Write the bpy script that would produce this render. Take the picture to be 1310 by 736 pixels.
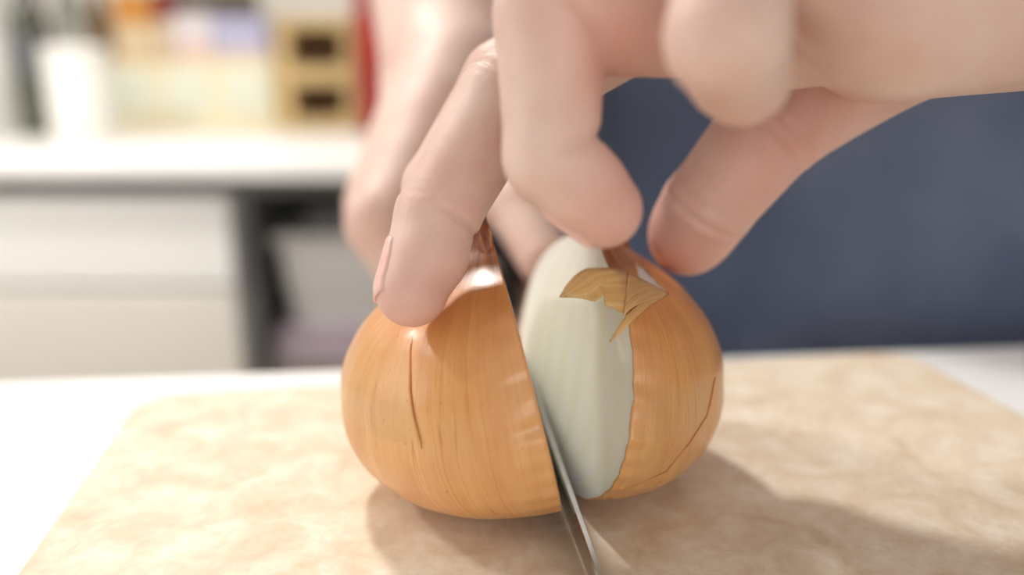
import bpy, bmesh, math, random
import numpy as np
from mathutils import Vector, Matrix
from mathutils.bvhtree import BVHTree

random.seed(4); rng = np.random.default_rng(4)
scene = bpy.context.scene
for o in list(bpy.data.objects): bpy.data.objects.remove(o)
COL = scene.collection
R = math.radians

# ------------------------------------------------------------------ camera
FPX, CX, CY = 1070.0, 655.0, 368.0
PITCH = R(14.9); CAMZ = 0.085
cam = bpy.data.objects.new('camera', bpy.data.cameras.new('camera')); COL.objects.link(cam)
cam.location = (0, 0, CAMZ); cam.rotation_euler = (R(90) - PITCH, 0, 0)
cam.data.sensor_width = 36.0; cam.data.lens = 36.0 * FPX / 1310.0
cam.data.clip_start = 0.01; cam.data.clip_end = 30
cam.data.dof.use_dof = True; cam.data.dof.focus_distance = 0.1465; cam.data.dof.aperture_fstop = 4.8
scene.camera = cam

# ------------------------------------------------------------------ world, lights, exposure
w = bpy.data.worlds.new('world'); scene.world = w; w.use_nodes = True
w.node_tree.nodes['Background'].inputs[0].default_value = (0.95, 0.97, 1.0, 1)
w.node_tree.nodes['Background'].inputs[1].default_value = 0.4
vs = scene.view_settings
vs.view_transform = 'Standard'; vs.look = 'None'; vs.gamma = 1.0; vs.use_curve_mapping = False
vs.exposure = 0.0
scene.cycles.max_bounces = 7; scene.cycles.diffuse_bounces = 4; scene.cycles.glossy_bounces = 3; scene.cycles.transmission_bounces = 3; scene.cycles.caustics_reflective = False; scene.cycles.caustics_refractive = False
CEIL = 1.45
# (x, y, size_x, size_y, watts, colour): unseen kitchen ceiling panels, front and left ones added as fill
PANELS = [(0.75, 0.80, 0.30, 0.30, 2.5, (1.0, 0.965, 0.91)),
          (-0.20, -0.95, 1.2, 0.6, 0.8, (1.0, 0.97, 0.93)),
          (-1.10, 0.40, 0.34, 0.34, 2.5, (1.0, 0.97, 0.93))]
# unseen pendants added over the aisle, one as key, one brightening the drawers: position of the glowing disc, its radius, watts
PENDANTS = [(-0.335, 0.705, 0.87, 0.052, 8.8, (1.0, 0.965, 0.91)), (-0.80, 0.45, 0.62, 0.065, 5.8, (1.0, 0.97, 0.92))]
for (x, y, z, r_, watts, c) in PENDANTS:
    l = bpy.data.lights.new('added_pendant_light', 'AREA'); l.shape = 'DISK'; l.size = r_ * 2; l.energy = watts; l.color = c
    lo = bpy.data.objects.new('added_pendant_light', l); COL.objects.link(lo); lo.location = (x, y, z - .018)
# daylight through the window behind the camera and the window in the left wall, both unseen, added as fill: a0, a1, z0, z1 along the wall
WIN = (-0.35, 1.35, -0.05, 1.05); WIN2 = (-0.55, 0.75, 0.02, 1.02)
def daylight(loc, rot, size, watts):
    l = bpy.data.lights.new('window_daylight', 'AREA'); l.shape = 'RECTANGLE'; l.size, l.size_y = size; l.energy = watts; l.color = (1.0, .98, .96)
    o = bpy.data.objects.new('window_daylight', l); COL.objects.link(o); o.location = loc; o.rotation_euler = rot
daylight((.50, -1.86, .50), (R(90), 0, 0), (1.6, 1.0), 18.5)
daylight((-1.86, .10, .52), (R(90), 0, R(-90)), (1.2, .9), 8.0)
for (x, y, sx, sy, watts, c) in PANELS:
    l = bpy.data.lights.new('unseen_panel_light', 'AREA'); l.shape = 'RECTANGLE'; l.size = sx * .94; l.size_y = sy * .94
    l.energy = watts; l.color = c
    lo = bpy.data.objects.new('unseen_panel_light', l); COL.objects.link(lo); lo.location = (x, y, CEIL - 0.035)

# ------------------------------------------------------------------ helpers
FWD = np.array((0, math.cos(PITCH), -math.sin(PITCH))); UP = np.array((0, math.sin(PITCH), math.cos(PITCH))); RIGHT = np.array((1., 0, 0))
def P(px, py, d):
    """world point seen at (px, py) of the 1310x736 frame at distance d along the view axis"""
    return np.array((0, 0, CAMZ)) + RIGHT * ((px - CX) / FPX * d) + UP * ((CY - py) / FPX * d) + FWD * d
def G(px, py, Y):
    """world point seen at (px, py) on the upright plane y = Y"""
    v = P(px, py, 1.0) - np.array((0, 0, CAMZ)); return np.array((0, 0, CAMZ)) + v * (Y / v[1])
def proj(p):
    q = np.asarray(p) - np.array((0, 0, CAMZ)); d = q @ FWD
    return CX + FPX * (q @ RIGHT) / d, CY - FPX * (q @ UP) / d, d
def lin(r, g, b):
    f = lambda c: ((c / 255 + .055) / 1.055) ** 2.4 if c / 255 > .04045 else c / 255 / 12.92
    return (f(r), f(g), f(b), 1.0)

class NT:
    def __init__(s, name):
        s.m = bpy.data.materials.new(name); s.m.use_nodes = True; s.t = s.m.node_tree; s.b = s.t.nodes['Principled BSDF']
    def n(s, typ, **kw):
        nd = s.t.nodes.new(typ)
        for k, v in kw.items():
            if k in nd.inputs: s.set(nd, k, v)
            else: setattr(nd, k, v)
        return nd
    def set(s, nd, k, v):
        if isinstance(v, bpy.types.NodeSocket): s.t.links.new(v, nd.inputs[k])
        else: nd.inputs[k].default_value = v
    def p(s, **kw):
        for k, v in kw.items(): s.set(s.b, k.replace('_', ' '), v)
    def noise(s, vec, scale, detail=4, rough=.55, dist=0):
        return s.n('ShaderNodeTexNoise', Vector=vec, Scale=scale, Detail=detail, Roughness=rough, Distortion=dist).outputs['Fac']
    def ramp(s, fac, stops, interp='LINEAR'):
        r = s.n('ShaderNodeValToRGB'); s.set(r, 'Fac', fac); cr = r.color_ramp; cr.interpolation = interp
        while len(cr.elements) < len(stops): cr.elements.new(.5)
        for e, (p, c) in zip(cr.elements, stops): e.position = p; e.color = c if len(c) == 4 else (*c, 1)
        return r.outputs['Color']
    def mix(s, fac, a, b, mode='MIX'):
        m = s.n('ShaderNodeMix', data_type='RGBA', blend_type=mode)
        for i, v in ((0, fac), (6, a), (7, b)):
            if isinstance(v, bpy.types.NodeSocket): s.t.links.new(v, m.inputs[i])
            else: m.inputs[i].default_value = v
        return m.outputs[2]
    def math(s, op, a, b=0.0):
        m = s.n('ShaderNodeMath', operation=op)
        for i, v in ((0, a), (1, b)):
            if isinstance(v, bpy.types.NodeSocket): s.t.links.new(v, m.inputs[i])
            else: m.inputs[i].default_value = v
        return m.outputs[0]
    def bump(s, h, strength, dist):
        return s.n('ShaderNodeBump', Height=h, Strength=strength, Distance=dist).outputs['Normal']
    def obj(s): return s.n('ShaderNodeTexCoord').outputs['Object']
    def uv(s): return s.n('ShaderNodeTexCoord').outputs['UV']
    def mapv(s, vec, sc): return s.n('ShaderNodeMapping', Vector=vec, Scale=sc).outputs['Vector']
    def sep(s, vec): return s.n('ShaderNodeSeparateXYZ', Vector=vec).outputs

def plain(name, rgb, rough=.5, var=.06, scale=8.0, metal=0.0, bump=0.0):
    """a painted, plastic or paper surface: base colour with faint mottling"""
    t = NT(name); c = lin(*rgb); co = t.obj(); f = t.noise(co, scale, 3)
    lo = tuple(x * (1 - var) for x in c[:3]); hi = tuple(min(1, x * (1 + var)) for x in c[:3])
    t.p(Base_Color=t.ramp(f, [(.3, lo), (.7, hi)]), Roughness=rough, Metallic=metal)
    if bump: t.p(Normal=t.bump(t.noise(co, scale * 12, 2), .3, bump))
    return t.m

def link(o, parent=None):
    COL.objects.link(o)
    if parent is not None: o.parent = parent
    return o
def mesh_obj(name, V, F, mat, parent=None, smooth=True, uv=None):
    me = bpy.data.meshes.new(name)
    me.from_pydata([tuple(map(float, v)) for v in V], [], [tuple(map(int, f)) for f in F])
    if uv is not None:
        L = me.uv_layers.new(name='UVMap'); vi = np.zeros(len(me.loops), np.int32); me.loops.foreach_get('vertex_index', vi)
        L.data.foreach_set('uv', np.asarray(uv, np.float32)[vi].ravel())
    bm = bmesh.new(); bm.from_mesh(me); bmesh.ops.recalc_face_normals(bm, faces=bm.faces); bm.to_mesh(me); bm.free()
    if smooth: me.polygons.foreach_set('use_smooth', [True] * len(me.polygons))
    me.materials.append(mat)
    return link(bpy.data.objects.new(name, me), parent)
def bm_obj(name, bm, mat, parent=None, smooth=False):
    me = bpy.data.meshes.new(name); bmesh.ops.recalc_face_normals(bm, faces=bm.faces); bm.to_mesh(me); bm.free()
    if smooth: me.polygons.foreach_set('use_smooth', [True] * len(me.polygons))
    me.materials.append(mat)
    return link(bpy.data.objects.new(name, me), parent)
def box(name, lo, hi, mat, parent=None, bevel=0.0, seg=2, rotz=0.0):
    bm = bmesh.new(); bmesh.ops.create_cube(bm, size=1)
    lo = Vector(lo); hi = Vector(hi); c = (lo + hi) / 2
    for v in bm.verts: v.co = Vector((v.co.x * (hi.x - lo.x), v.co.y * (hi.y - lo.y), v.co.z * (hi.z - lo.z)))
    if bevel: bmesh.ops.bevel(bm, geom=bm.edges[:], offset=bevel, segments=seg, affect='EDGES', profile=.5)
    for v in bm.verts: v.co += c
    return bm_obj(name, bm, mat, parent)
def lathe(name, prof, center, mat, parent=None, seg=32, axis='Z'):
    V, F = [], []
    for (r, z) in prof:
        for i in range(seg):
            a = 2 * math.pi * i / seg; V.append((center[0] + r * math.cos(a), center[1] + r * math.sin(a), center[2] + z))
    n = len(prof)
    for j in range(n - 1):
        for i in range(seg): F.append((j * seg + i, j * seg + (i + 1) % seg, (j + 1) * seg + (i + 1) % seg, (j + 1) * seg + i))
    F.append(tuple(range(seg))[::-1]); F.append(tuple((n - 1) * seg + i for i in range(seg)))
    return mesh_obj(name, V, F, mat, parent)
def empty(name, loc=(0, 0, 0), rotz=0.0):
    o = bpy.data.objects.new(name, None); o.location = loc; o.rotation_euler.z = rotz; o.empty_display_size = .02
    return link(o)
def tag(o, label, cat, group=None):
    o['label'] = label; o['category'] = cat
    if group: o['group'] = group
    return o
def struct(o): o['kind'] = 'structure'; return o

# ------------------------------------------------------------------ materials
M_wall = plain('wall_paint', (236, 231, 222), .8, .02, 3)
M_wall2 = plain('side_wall_paint', (196, 186, 170), .8, .02, 3)
M_floor = plain('floor_vinyl', (150, 128, 104), .5, .1, 5)
M_ceil = plain('ceiling_paint', (244, 243, 240), .9, .01, 3)
M_white = plain('white_laminate', (248, 247, 244), .35, .015, 6)
M_cream = plain('cream_laminate', (240, 235, 227), .45, .02, 6)
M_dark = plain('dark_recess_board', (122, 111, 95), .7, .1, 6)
M_grey = plain('grey_edge_panel', (132, 134, 134), .5, .04, 6)
M_countertop = plain('white_countertop', (250, 250, 250), .3, .008, 5)

# ------------------------------------------------------------------ the room
FL = -0.93
X0, X1, Y0, Y1 = -1.9, 1.9, -1.9, 1.72
struct(box('floor', (X0, Y0, FL - .05), (X1, Y1, FL), M_floor))
struct(box('ceiling', (X0, Y0, CEIL), (X1, Y1, CEIL + .05), M_ceil))
struct(box('wall_back', (X0, Y1, FL), (X1, Y1 + .05, CEIL), M_wall))
t = NT('window_glass'); t.p(Base_Color=(.95, .97, 1, 1), Roughness=.02, Transmission_Weight=1.0); t.p(**{'IOR': 1.02}); M_glass = t.m
def wall_with_window(name, a_min, a_max, W, tr):
    """a wall 50 mm thick with an opening, and its framed window, added to carry fill light; tr maps (along, out, up) to the room"""
    def bx3(nm, rects, o0, o1, mat, par):
        bm = bmesh.new()
        for (a0, a1, c0, c1) in rects:
            r = bmesh.ops.create_cube(bm, size=1)
            for v in r['verts']: v.co = Vector(tr((a0 + a1) / 2 + v.co.x * (a1 - a0), (o0 + o1) / 2 + v.co.y * (o1 - o0), (c0 + c1) / 2 + v.co.z * (c1 - c0)))
        return bm_obj(nm, bm, mat, par)
    struct(bx3(name, ((a_min, W[0], FL, CEIL), (W[1], a_max, FL, CEIL), (W[0], W[1], FL, W[2]), (W[0], W[1], W[3], CEIL)), 0, .05, M_wall2, None))
    wn = struct(empty('window_%d' % (1 if name == 'wall_front' else 2))); m_ = (W[0] + W[1]) / 2
    for rc in ((W[0], W[0] + .05, W[2], W[3]), (W[1] - .05, W[1], W[2], W[3]), (W[0] + .05, W[1] - .05, W[2], W[2] + .05), (W[0] + .05, W[1] - .05, W[3] - .05, W[3]), (m_ - .02, m_ + .02, W[2] + .05, W[3] - .05)):
        bx3('window_frame', (rc,), .008, .042, M_white, wn)
    for (a0, a1) in ((W[0] + .05, m_ - .02), (m_ + .02, W[1] - .05)): bx3('pane', ((a0, a1, W[2] + .05, W[3] - .05),), .022, .028, M_glass, wn)
wall_with_window('wall_front', X0, X1, WIN, lambda a, o, u: (a, Y0 - o, u))
wall_with_window('wall_left', Y0, Y1, WIN2, lambda a, o, u: (X0 - o, a, u))
struct(box('wall_right', (X1, Y0, FL), (X1 + .05, Y1, CEIL), M_wall2))
t = NT('lamp_diffuser'); t.p(Base_Color=(.95, .94, .9, 1), Emission_Color=(1, .96, .9, 1), Emission_Strength=0.3); M_lamp = t.m
WHERE = ['above the cook', 'added as fill behind the camera', 'added as fill near the left wall']
for i, (x, y, sx, sy, watts, c) in enumerate(PANELS):
    e = empty('unseen_ceiling_light', (x, y, CEIL)); tag(e, 'flat white ceiling light panel ' + WHERE[i], 'lamp')
    fr = empty
    bm = bmesh.new()
    for (a0, a1, b0, b1) in ((-sx / 2, sx / 2, -sy / 2, -sy / 2 + .012), (-sx / 2, sx / 2, sy / 2 - .012, sy / 2), (-sx / 2, -sx / 2 + .012, -sy / 2, sy / 2), (sx / 2 - .012, sx / 2, -sy / 2, sy / 2)):
        r = bmesh.ops.create_cube(bm, size=1)
        for v in r['verts']: v.co = Vector(((a0 + a1) / 2 + v.co.x * (a1 - a0), (b0 + b1) / 2 + v.co.y * (b1 - b0), -.0155 + v.co.z * .030))
    bm_obj('frame', bm, M_white, e)
    box('diffuser', (-sx / 2 + .011, -sy / 2 + .011, -.026), (sx / 2 - .011, sy / 2 - .011, -.002), M_lamp, e)

M_shade = plain('lamp_shade_enamel', (60, 62, 64), .4, .05, 20); M_cord = plain('lamp_cord', (40, 40, 42), .6, .05, 40)
for i, (x, y, z, r_, watts, c) in enumerate(PENDANTS):
    e = empty('added_pendant_lamp', (x, y, z)); tag(e, 'dark unseen pendant lamp added over the aisle ' + ('beside the cook', 'near the drawer cabinet')[i], 'lamp', 'added pendant lamps over the aisle')
    lathe('shade', [(r_ * 1.15, -.012), (r_ * 1.17, -.010), (r_ * 1.0, .05), (r_ * .5, .10), (.016, .125)], (0, 0, 0), M_shade, e, 36)
    lathe('bulb', [(r_ * .95, -.0035), (r_ * .97, -.001), (r_ * .9, .004)], (0, 0, -.0125), M_lamp, e, 32)
    lathe('cord', [(.003, .124), (.003, CEIL - z - .021)], (0, 0, 0), M_cord, e, 10)
    lathe('canopy', [(.04, CEIL - z - .022), (.045, CEIL - z - .018), (.045, CEIL - z - .001)], (0, 0, 0), M_shade, e, 28)

# the work counter and its cutting board
def quad_slab(name, pts, z0, z1, mat, parent=None, bevel=.002, round_r=0.0):
    """upright slab over a polygon of (x, y) corners, corners optionally rounded"""
    poly = []
    n = len(pts)
    for i in range(n):
        p = Vector(pts[i]); a = (Vector(pts[i - 1]) - p).normalized(); b = (Vector(pts[(i + 1) % n]) - p).normalized()
        if round_r <= 0: poly.append(p); continue
        half = math.acos(max(-1, min(1, a.dot(b)))) / 2; dist = round_r / math.tan(half)
        c = p + (a + b).normalized() * (round_r / math.sin(half)); s = p + a * dist; e_ = p + b * dist
        a0 = math.atan2(s.y - c.y, s.x - c.x); a1 = math.atan2(e_.y - c.y, e_.x - c.x); da = (a1 - a0 + math.pi) % (2 * math.pi) - math.pi
        for k in range(9): poly.append(Vector((c.x + round_r * math.cos(a0 + da * k / 8), c.y + round_r * math.sin(a0 + da * k / 8))))
    bm = bmesh.new(); vs_ = [bm.verts.new((p.x, p.y, z0)) for p in poly]; f = bm.faces.new(vs_)
    r = bmesh.ops.extrude_face_region(bm, geom=[f])
    for v in r['geom']:
        if isinstance(v, bmesh.types.BMVert): v.co.z = z1
    if bevel:
        ed = [e_ for e_ in bm.edges if abs(e_.verts[0].co.z - e_.verts[1].co.z) < 1e-6]
        bmesh.ops.bevel(bm, geom=ed, offset=bevel, segments=3, affect='EDGES', profile=.5)
    return bm_obj(name, bm, mat, parent)
ca, sa = math.cos(R(5.7)), math.sin(R(5.7))
def crot(x, y): return (x * ca - y * sa, .2625 + x * sa + y * ca)        # counter frame: y = 0 is its far edge
CT = -0.0105
kc = empty('kitchen_counter', (0, 0, FL)); tag(kc, 'white work counter under the beige cutting board', 'counter')
s_ = quad_slab('worktop', [crot(-.75, -.62), crot(.75, -.62), crot(.75, 0), crot(-.75, 0)], CT - .028 - FL, CT - FL, M_countertop, kc, .003)
quad_slab('base_cabinet', [crot(-.72, -.59), crot(.72, -.59), crot(.72, -.09), crot(-.72, -.09)], .001, CT - .0285 - FL, M_white, kc, .002)

t = NT('pressed_wood_board'); co = t.obj()
n1 = t.noise(t.mapv(co, (1, 1, 1)), 95, 5, .62, .6); n2 = t.noise(co, 420, 3, .6); n3 = t.noise(co, 28, 3, .5)
c1 = t.ramp(n1, [(.32, lin(214, 193, 166)), (.5, lin(232, 217, 195)), (.66, lin(243, 235, 220))])
c2 = t.mix(t.math('MULTIPLY', t.ramp(n2, [(.45, (0, 0, 0)), (.75, (1, 1, 1))]), .35), c1, lin(200, 174, 142))
c3 = t.mix(t.math('MULTIPLY', n3, .3), c2, lin(242, 230, 206))
t.p(Base_Color=c3, Roughness=.5, Normal=t.bump(n2, .15, .0004)); t.p(**{'Specular_IOR_Level': .35})
M_board = t.m
cb, sb = math.cos(R(9.4)), math.sin(R(9.4))
BL = np.array((-.0995, .2085)); bx_ = np.array((cb, sb)); by_ = np.array((-sb, cb))
pts = [BL - by_ * .33, BL - by_ * .33 + bx_ * .2235, BL + bx_ * .2235, BL]
tag(quad_slab('cutting_board', [tuple(p) for p in pts], CT + .0004, 0.0, M_board, None, .0016, .012), 'beige mottled cutting board with rounded corners under the onion', 'cutting board')

# ------------------------------------------------------------------ onion
t = NT('onion_skin'); uv = t.uv(); se = t.sep(uv)
st1 = t.noise(t.mapv(uv, (26, 1.6, 1)), 1.0, 5, .6, .25)
st2 = t.noise(t.mapv(uv, (150, 2.2, 1)), 1.0, 4, .65, .1)
bl = t.noise(t.mapv(uv, (7, 4, 1)), 1.0, 4, .55, .5)
base = t.ramp(st1, [(.26, lin(200, 134, 76)), (.46, lin(213, 152, 92)), (.6, lin(221, 163, 104)), (.78, lin(232, 184, 130))])
base = t.mix(t.math('MULTIPLY', t.ramp(bl, [(.42, (0, 0, 0)), (.72, (1, 1, 1))]), .55), base, lin(228, 172, 112))
veins = t.math('MULTIPLY', t.ramp(st2, [(.60, (0, 0, 0)), (.72, (1, 1, 1))]), .22)
base = t.mix(veins, base, lin(182, 104, 52))
vl = t.noise(t.mapv(uv, (46, .55, 1)), 1.0, 1, .4, .0)
fine = t.math('MULTIPLY', t.ramp(t.math('ABSOLUTE', t.math('SUBTRACT', vl, .5)), [(.0, (1, 1, 1)), (.010, (0, 0, 0))]), .6)
base = t.mix(fine, base, lin(170, 92, 44))
topf = t.ramp(se[1], [(.62, (0, 0, 0)), (.86, (1, 1, 1))])
base = t.mix(t.math('MULTIPLY', topf, .5), base, lin(208, 128, 66))
nkf = t.ramp(t.math('ADD', se[1], t.math('MULTIPLY', st1, .05)), [(.925, (0, 0, 0)), (.955, (1, 1, 1))])
base = t.mix(t.math('MULTIPLY', nkf, .85), base, t.ramp(st1, [(.35, lin(104, 54, 28)), (.7, lin(168, 104, 60))]))
spots = t.ramp(t.noise(t.mapv(uv, (70, 30, 1)), 1.0, 3, .6), [(.66, (0, 0, 0)), (.72, (1, 1, 1))])
base = t.mix(t.math('MULTIPLY', spots, .45), base, lin(160, 92, 46))
pink = t.ramp(t.noise(t.mapv(uv, (4, 2.4, 1)), 1.0, 2, .5), [(.46, (0, 0, 0)), (.66, (1, 1, 1))])
base = t.mix(t.math('MULTIPLY', pink, .5), base, lin(218, 160, 118))
hgt = t.math('ADD', t.math('MULTIPLY', st2, .5), st1)
t.p(Base_Color=base, Roughness=.36, Normal=t.bump(hgt, .35, .0006), Subsurface_Weight=.25, Subsurface_Radius=(.004, .0018, .0008), Subsurface_Scale=.6)
t.p(**{'Coat_Weight': .25, 'Coat_Roughness': .22})
M_skin_onion = t.m
t = NT('onion_flesh'); uv = t.uv(); se = t.sep(uv)
ring = t.n('ShaderNodeTexWave', Vector=t.mapv(uv, (1, 0, 0)), Scale=.16, Distortion=.0, wave_type='BANDS', bands_direction='X').outputs['Fac']
nz = t.noise(t.mapv(uv, (14, 2.0, 1)), 1.0, 3)
c = t.ramp(ring, [(.0, lin(248, 246, 230)), (.3, lin(251, 249, 238)), (1.0, lin(253, 252, 244))])
c = t.mix(t.math('MULTIPLY', nz, .35), c, lin(244, 241, 220))
t.p(Base_Color=c, Roughness=.28, Subsurface_Weight=.7, Subsurface_Radius=(.012, .012, .010), Subsurface_Scale=1.0, Normal=t.bump(nz, .1, .0004))
M_flesh = t.m
t = NT('dry_neck'); uv = t.uv(); nz = t.noise(t.mapv(uv, (30, 2, 1)), 1.0, 4)
t.p(Base_Color=t.ramp(nz, [(.3, lin(96, 48, 24)), (.55, lin(150, 84, 44)), (.75, lin(214, 170, 128))]), Roughness=.45, Normal=t.bump(nz, .5, .0008)); M_neck = t.m
t = NT('papery_skin'); uv = t.uv(); nz = t.noise(t.mapv(uv, (7, 1.2, 1)), 1.0, 3, .5); se = t.sep(uv)
c = t.ramp(nz, [(.30, lin(216, 152, 92)), (.5, lin(228, 172, 114)), (.7, lin(236, 190, 138))])
t.p(Base_Color=c, Roughness=.42, Normal=t.bump(nz, .2, .0004), Subsurface_Weight=.5, Subsurface_Radius=(.006, .004, .0025), Subsurface_Scale=.5); M_paper = t.m
t = NT('skin_edge'); co = t.obj(); nz = t.noise(co, 300, 2)
t.p(Base_Color=t.ramp(nz, [(.3, lin(164, 86, 42)), (.7, lin(198, 122, 68))]), Roughness=.5); M_edge = t.m

OH, OR = .0515, .0372
PROF = [(0, .10), (.006, .22), (.02, .36), (.05, .53), (.10, .69), (.17, .83), (.26, .94), (.36, .99), (.44, 1.0), (.53, .975), (.62, .94), (.70, .872), (.78, .77), (.85, .63), (.905, .465), (.95, .31), (1.0, .215), (1.03, .19)]
pz = np.array([p[0] for p in PROF]); pr = np.array([p[1] for p in PROF])
def catmull(xs, ys, x):
    # monotone-ish smooth interpolation
    m = np.gradient(ys, xs); i = np.clip(np.searchsorted(xs, x) - 1, 0, len(xs) - 2)
    h = xs[i + 1] - xs[i]; t_ = (x - xs[i]) / h
    return (2 * t_**3 - 3 * t_**2 + 1) * ys[i] + (t_**3 - 2 * t_**2 + t_) * h * m[i] + (-2 * t_**3 + 3 * t_**2) * ys[i + 1] + (t_**3 - t_**2) * h * m[i + 1]
def prof_r(zf): return catmull(pz, pr, np.asarray(zf, float)) * OR
def wob(th, zf, seed):
    return 1 + .012 * np.sin(3 * th + seed) * np.sin(math.pi * np.clip(zf, 0, 1)) + .006 * np.sin(7 * th + 2 * zf + seed * 2) + .0035 * np.sin(17 * th + seed) * np.sin(math.pi * np.clip(zf, 0, 1))
NTH, NZ = 150, 110
ZF = 1.03 * (1 - np.cos(np.linspace(0, math.pi, NZ))) / 2 * .7 + np.linspace(0, 1.03, NZ) * .3

class Half:
    def __init__(s, side, base_xy, yaw, tilt, seed, label, xs=1.0):
        s.side, s.seed, s.xs = side, seed, xs
        s.M = np.array(Matrix.Rotation(yaw, 3, 'Z') @ Matrix.Rotation(tilt, 3, 'Y'))
        pts = s.local(*np.meshgrid(np.linspace(-math.pi / 2, math.pi / 2, 60), ZF, indexing='ij'), 0)
        z = (pts.reshape(-1, 3) @ s.M.T)[:, 2].min()
        s.T = np.array((base_xy[0], base_xy[1], -z + .0002))
        s.root = empty('onion_half'); tag(s.root, label, 'onion', 'halves of the cut onion')
    def local(s, th, zf, off):
        r = prof_r(zf) * wob(th, zf, s.seed) + off
        near = np.exp(-((th + math.pi / 2) / .16)**2)      # crumpled where the blade dragged the skin
        r = r + near * (.00045 * np.sin(zf * 46 + 9 * th + s.seed) * np.exp(-((zf - .60) / .13)**2) + .00018 * np.sin(zf * 90 + s.seed * 3))
        r = r + .0005 * np.exp(-((zf - .83) / .05)**2) * np.sin(9 * th + s.seed * 4)
        return np.stack([s.side * s.xs * r * np.cos(th), r * np.sin(th), zf * OH], -1)
    def w(s, pts): return np.asarray(pts) @ s.M.T + s.T
    def surf(s, th, zf, off=0.0): return s.w(s.local(np.asarray(th, float), np.asarray(zf, float), off))
    def sheet(s, name, TH, Z, off, mat, solid=.0004, parent=None, keep=None):
        V = s.surf(TH, Z, off); n, m = TH.shape
        UVs = np.stack([TH / math.pi + .5, Z], -1).reshape(-1, 2)
        F = [(i * m + j, (i + 1) * m + j, (i + 1) * m + j + 1, i * m + j + 1) for i in range(n - 1) for j in range(m - 1) if keep is None or keep[i, j]]
        o = mesh_obj(name, V.reshape(-1, 3), F, mat, parent or s.root, uv=UVs)
        if solid:
            # normals outward, then give the sheet its thickness inward
            md = o.modifiers.new('thickness', 'SOLIDIFY'); md.thickness = solid; md.offset = 0
        return o
    def build(s, hole=None):
        TH, Z = np.meshgrid(np.linspace(-math.pi / 2, math.pi / 2, NTH), ZF, indexing='ij')
        keep = None
        if hole is not None:
            x, y, d = proj(s.surf((TH[:-1, :-1] + TH[1:, 1:]) / 2, (Z[:-1, :-1] + Z[1:, 1:]) / 2).reshape(-1, 3))
            keep = ~hole(x, y).reshape(NTH - 1, NZ - 1)
        s.skin = s.sheet('skin', TH, Z, 0, M_skin_onion, keep=keep)
        # flesh: dome just inside the skin, closed by the cut face with its rings
        ins = -.00026
        V = []; F = []; U = []
        D = s.local(TH, np.minimum(Z, .985), ins); n, m = TH.shape
        V += list(D.reshape(-1, 3)); U += list(np.stack([np.full(TH.shape, 1.0), Z], -1).reshape(-1, 2))
        F += [(i * m + j, (i + 1) * m + j, (i + 1) * m + j + 1, i * m + j + 1) for i in range(n - 1) for j in range(m - 1)]
        V = s.w(np.array(V))
        s.flesh = mesh_obj('flesh', V, F, M_flesh, s.root, uv=np.array(U))
        # cut face: (across, up) grid in the plane x = 0, layers scored as fine grooves
        na = 141; q = np.linspace(-1, 1, na); zz = np.minimum(ZF, .985)
        Q, Zc = np.meshgrid(q, zz, indexing='ij')
        h_ = np.full_like(Zc, math.pi / 2); rr = np.where(Q < 0, -s.local(-h_, Zc, ins)[..., 1], s.local(h_, Zc, ins)[..., 1])
        lay = np.abs(Q) ; g = np.zeros_like(Q)
        for L in (.22, .36, .5, .64, .77, .89): g += np.exp(-((lay - L) / .010) ** 2)
        xo = -s.side * (.0006 * (1 - lay**2) * np.sin(math.pi * np.clip(Zc, 0, 1))) + s.side * g * .00004
        V = np.stack([xo, Q * rr, Zc * OH], -1); m = len(zz)
        F = [(i * m + j, (i + 1) * m + j, (i + 1) * m + j + 1, i * m + j + 1) for i in range(na - 1) for j in range(m - 1)]
        U = np.stack([lay * 7, Zc], -1).reshape(-1, 2)
        s.face = mesh_obj('cut_face', s.w(V.reshape(-1, 3)), F, M_flesh, s.root, uv=U)
        # dried neck stub on top and root disc below
        a = np.linspace(-math.pi / 2, math.pi / 2, 40); hz = np.linspace(0, 1, 12)
        A, H = np.meshgrid(a, hz, indexing='ij')
        r = (.0092 - .0022 * H + .0006 * np.sin(9 * A + 3 * H)) ; top = .935 * OH + H * .0078 + .0011 * np.sin(5 * A + s.seed) * H
        V = list(np.stack([s.side * r * np.cos(A), r * np.sin(A), top], -1).reshape(-1, 3)); n, m = A.shape
        F = [(i * m + j, (i + 1) * m + j, (i + 1) * m + j + 1, i * m + j + 1) for i in range(n - 1) for j in range(m - 1)]
        c = len(V); V.append(np.array((0, 0, .935 * OH + .0070)))
        F += [(i * m + m - 1, (i + 1) * m + m - 1, c) for i in range(n - 1)]
        b = len(V); V.append(np.array((0, 0, .935 * OH)))
        F += [(j, j + 1, b) for j in range(m - 1)] + [((n - 1) * m + j, (n - 1) * m + j + 1, b) for j in range(m - 1)] + [(m - 1, c, b), ((n - 1) * m + m - 1, c, b)]
        U = [(A.reshape(-1)[k] / math.pi, H.reshape(-1)[k]) for k in range(n * m)] + [(.5, 1), (.5, 0)]
        mesh_obj('dry_neck', s.w(np.array(V)), F, M_neck, s.root, uv=U)
    def edge_theta(s, zrow, edge, lo, hi):
        """angle on the bulb, at each height, where the line edge(y) -> x of the frame runs"""
        out = []
        for z in zrow:
            th = np.linspace(lo, hi, 240); x, y, d = proj(s.surf(th, np.full(240, z)))
            f = x - edge(y); k = np.where(f[:-1] * f[1:] < 0)[0]
            out.append(th[k[0]] + (th[k[0] + 1] - th[k[0]]) * f[k[0]] / (f[k[0]] - f[k[0] + 1]) if len(k) else (hi if abs(f[-1]) < abs(f[0]) else lo))
        return np.array(out)

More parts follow.
